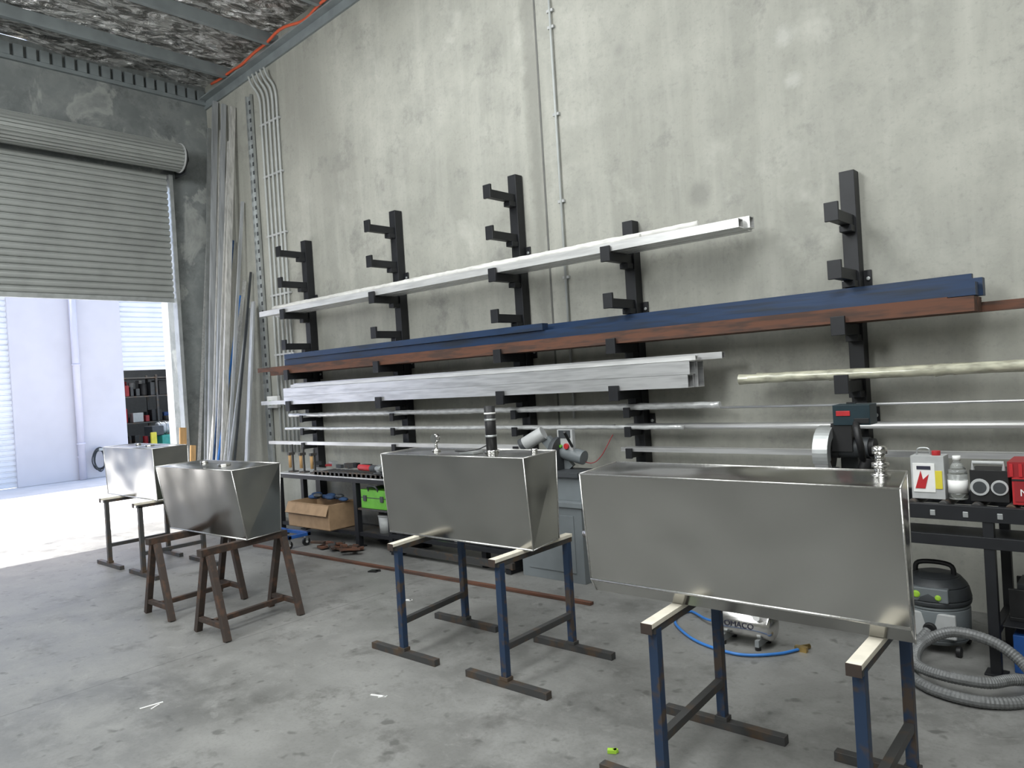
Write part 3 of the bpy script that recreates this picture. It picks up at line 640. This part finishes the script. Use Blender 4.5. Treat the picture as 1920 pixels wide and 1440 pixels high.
ctl=[(-1.08,4.625,.15),(-1.14,4.5,.06),(-1.11,4.30,.03),(-.97,4.12,.03),(-.74,4.08,.03),(-.57,4.22,.03),(-.58,4.40,.09),(-.72,4.46,.19),(-.92,4.46,.22),(-1.06,4.40,.15),(-1.06,4.26,.09),(-.93,4.18,.085),(-.74,4.19,.083),(-.64,4.29,.085),(-.52,4.40,.06),(-.3,4.42,.03),(.1,4.40,.03)]
b.tube(spline(ctl,26),.026,'vhose',12,ribs=1); b.done()
b=B("air_compressor",.003)
ax,ay=-2.02,4.32
b.cyl((ax-.17,ay,.13),(ax+.17,ay,.13),.085,'chrome',seg=28); b.sph((ax-.17,ay,.13),.085,'chrome',(.35,1,1)); b.sph((ax+.17,ay,.13),.085,'chrome',(.35,1,1))
for s1 in(-.11,.11): b.box((ax+s1-.012,ay-.09,0.02),(ax+s1+.012,ay+.09,.06),'galv'); b.cyl((ax+s1,ay-.075,0),(ax+s1,ay-.075,.02),.018,'black'); b.cyl((ax+s1,ay+.075,0),(ax+s1,ay+.075,.02),.018,'black')
b.box((ax-.13,ay-.06,.215),(ax+.13,ay+.06,.235),'dgrey'); b.cyl((ax-.02,ay,.30),(ax+.12,ay,.30),.055,'lgrey'); b.box((ax-.13,ay-.05,.235),(ax-.04,ay+.05,.37),'lgrey'); b.tube([(ax-.15,ay-.03,.24),(ax-.15,ay-.03,.41),(ax+.15,ay-.03,.41),(ax+.15,ay-.03,.24)],.009,'galv',8)
b.text("OMACO",(ax+.0,ay-.088,.135),(86,0,0),.05,'ink'); b.cyl((ax+.12,ay-.1,.2),(ax+.12,ay-.08,.2),.02,'paper'); b.done()
b=B("blue_air_hose")
b.tube(spline([(-2.2,4.42,.06),(-2.38,4.52,.03),(-2.58,4.66,.012),(-2.57,4.44,.012),(-2.38,4.24,.012),(-2.18,4.13,.012),(-1.95,4.10,.012),(-1.78,4.22,.012),(-1.70,4.36,.012)],12),.009,'hoseblue',8); b.cyl((-1.71,4.36,.016),(-1.67,4.42,.016),.014,'brass'); b.box((-1.73,4.34,.0),(-1.66,4.37,.03),'brass'); b.done()
b=B("black_storage_crate",.006); b.box((-.70,4.7,.248),(-.1,5.0,.27),'black');b.box((-.70,4.7,.27),(-.1,4.72,.42),'black');b.box((-.70,4.98,.27),(-.1,5.0,.42),'black')
for k in range(8): b.cbox((-.64+.07*k,4.85,.36),(.06,.2,.16),random.choice(['dgrey','steel','black','navy','lgrey']),(0,random.uniform(-15,15),0))
b.box((-.72,4.6,.242),(-.0,5.0,.248),'rack'); b.done()
b=B("blue_tool_case",.01); b.box((-.68,4.62,.0),(-.3,4.9,.2),'bluep'); b.box((-.62,4.61,.07),(-.5,4.62,.12),'black'); b.tube([(-.58,4.62,.19),(-.58,4.60,.225),(-.42,4.60,.225),(-.42,4.62,.19)],.01,'black',8); b.done()

def bit(name,x,y,s,m,r): b=B(name); b.cbox((x,y,s[2]/2+.001),s,m,(0,0,r)); b.cbox((x+s[0]*.3,y+s[1]*.4,s[2]/2+.001),(s[0]*.5,s[1]*.7,s[2]),m,(0,0,r+35)); b.done()
bit("white_paper_scrap",-4.35,1.75,(.12,.012,.004),'paper',80); bit("white_paper_scrap",-3.35,2.55,(.10,.012,.004),'paper',20)
bit("white_paper_scrap",-4.6,3.85,(.05,.03,.004),'paper',20); bit("dark_rubber_scrap",-5.6,4.3,(.09,.07,.01),'black',20)
bit("green_foam_scrap",-1.95,2.75,(.04,.025,.015),'lime',30)
b=B("bottle_cap"); b.lathe((-3.1,.75,0),[(.018,0),(.018,.012),(.012,.014)],'paper'); b.done()

# ------------------------------------------------------------------ light
w=bpy.data.worlds.new("sky");scene.world=w;w.use_nodes=True;nt=w.node_tree
bg=nt.nodes['Background'];sk=nt.nodes.new("ShaderNodeTexSky")
try: sk.sky_type='NISHITA'
except Exception: pass
sk.sun_disc=False; sk.sun_elevation=math.radians(65); sk.sun_rotation=math.radians(270); sk.dust_density=3
nt.links.new(sk.outputs[0],bg.inputs[0]); bg.inputs[1].default_value=.48
l=bpy.data.lights.new("sun",'SUN');l.energy=10;l.angle=.01;l.color=(1,.98,.94);o=bpy.data.objects.new("sun",l);scene.collection.objects.link(o)
o.rotation_euler=Vector((1.03,.55,-3.11)).to_track_quat('-Z','Y').to_euler()
def area(name,loc,size,e,col=(1,1,1),target=None):
    l=bpy.data.lights.new(name,'AREA');l.shape='RECTANGLE';l.size,l.size_y=size;l.energy=e;l.color=col
    o=bpy.data.objects.new(name,l);scene.collection.objects.link(o);o.location=loc
    if target: o.rotation_euler=(Vector(target)-Vector(loc)).to_track_quat('-Z','Y').to_euler()
area("skylight_lamp",(-5,1.2,6.2),(2.0,6),265,(.97,1,1))
area("skylight_lamp",(0,.6,6.5),(2.0,6),390,(.97,1,1))
area("skylight_lamp",(2,-5,6.7),(2.5,5),300,(.97,1,1))
area("left_end_fill",(-4.5,-3.5,5.2),(2.5,2.5),380,(.97,1,1),(-10.0,5.0,4.2))  # added fill aimed at the left corner to brighten it, no real fitting
area("garage_fill",(XF-1.5,9.2,4.3),(1.2,2),130,(1,1,1))  # added fill so the garage contents do not go black

# ------------------------------------------------------------------ camera
yaw,pitch,roll=[math.radians(a) for a in(41.233,-.423,-3.525)]
f=Vector((-math.sin(yaw)*math.cos(pitch),math.cos(yaw)*math.cos(pitch),math.sin(pitch)))
r=Vector((math.cos(yaw),math.sin(yaw),0));u=r.cross(f)
c,s=math.cos(roll),math.sin(roll); r2=r*c+u*s; u2=-r*s+u*c
cam=bpy.data.cameras.new("camera");co=bpy.data.objects.new("camera",cam);scene.collection.objects.link(co)
cam.sensor_width=36;cam.lens=1409.9/1920*36;cam.clip_end=200
co.matrix_world=Matrix(((r2.x,u2.x,-f.x,0),(r2.y,u2.y,-f.y,0),(r2.z,u2.z,-f.z,1.7),(0,0,0,1)))
scene.camera=co
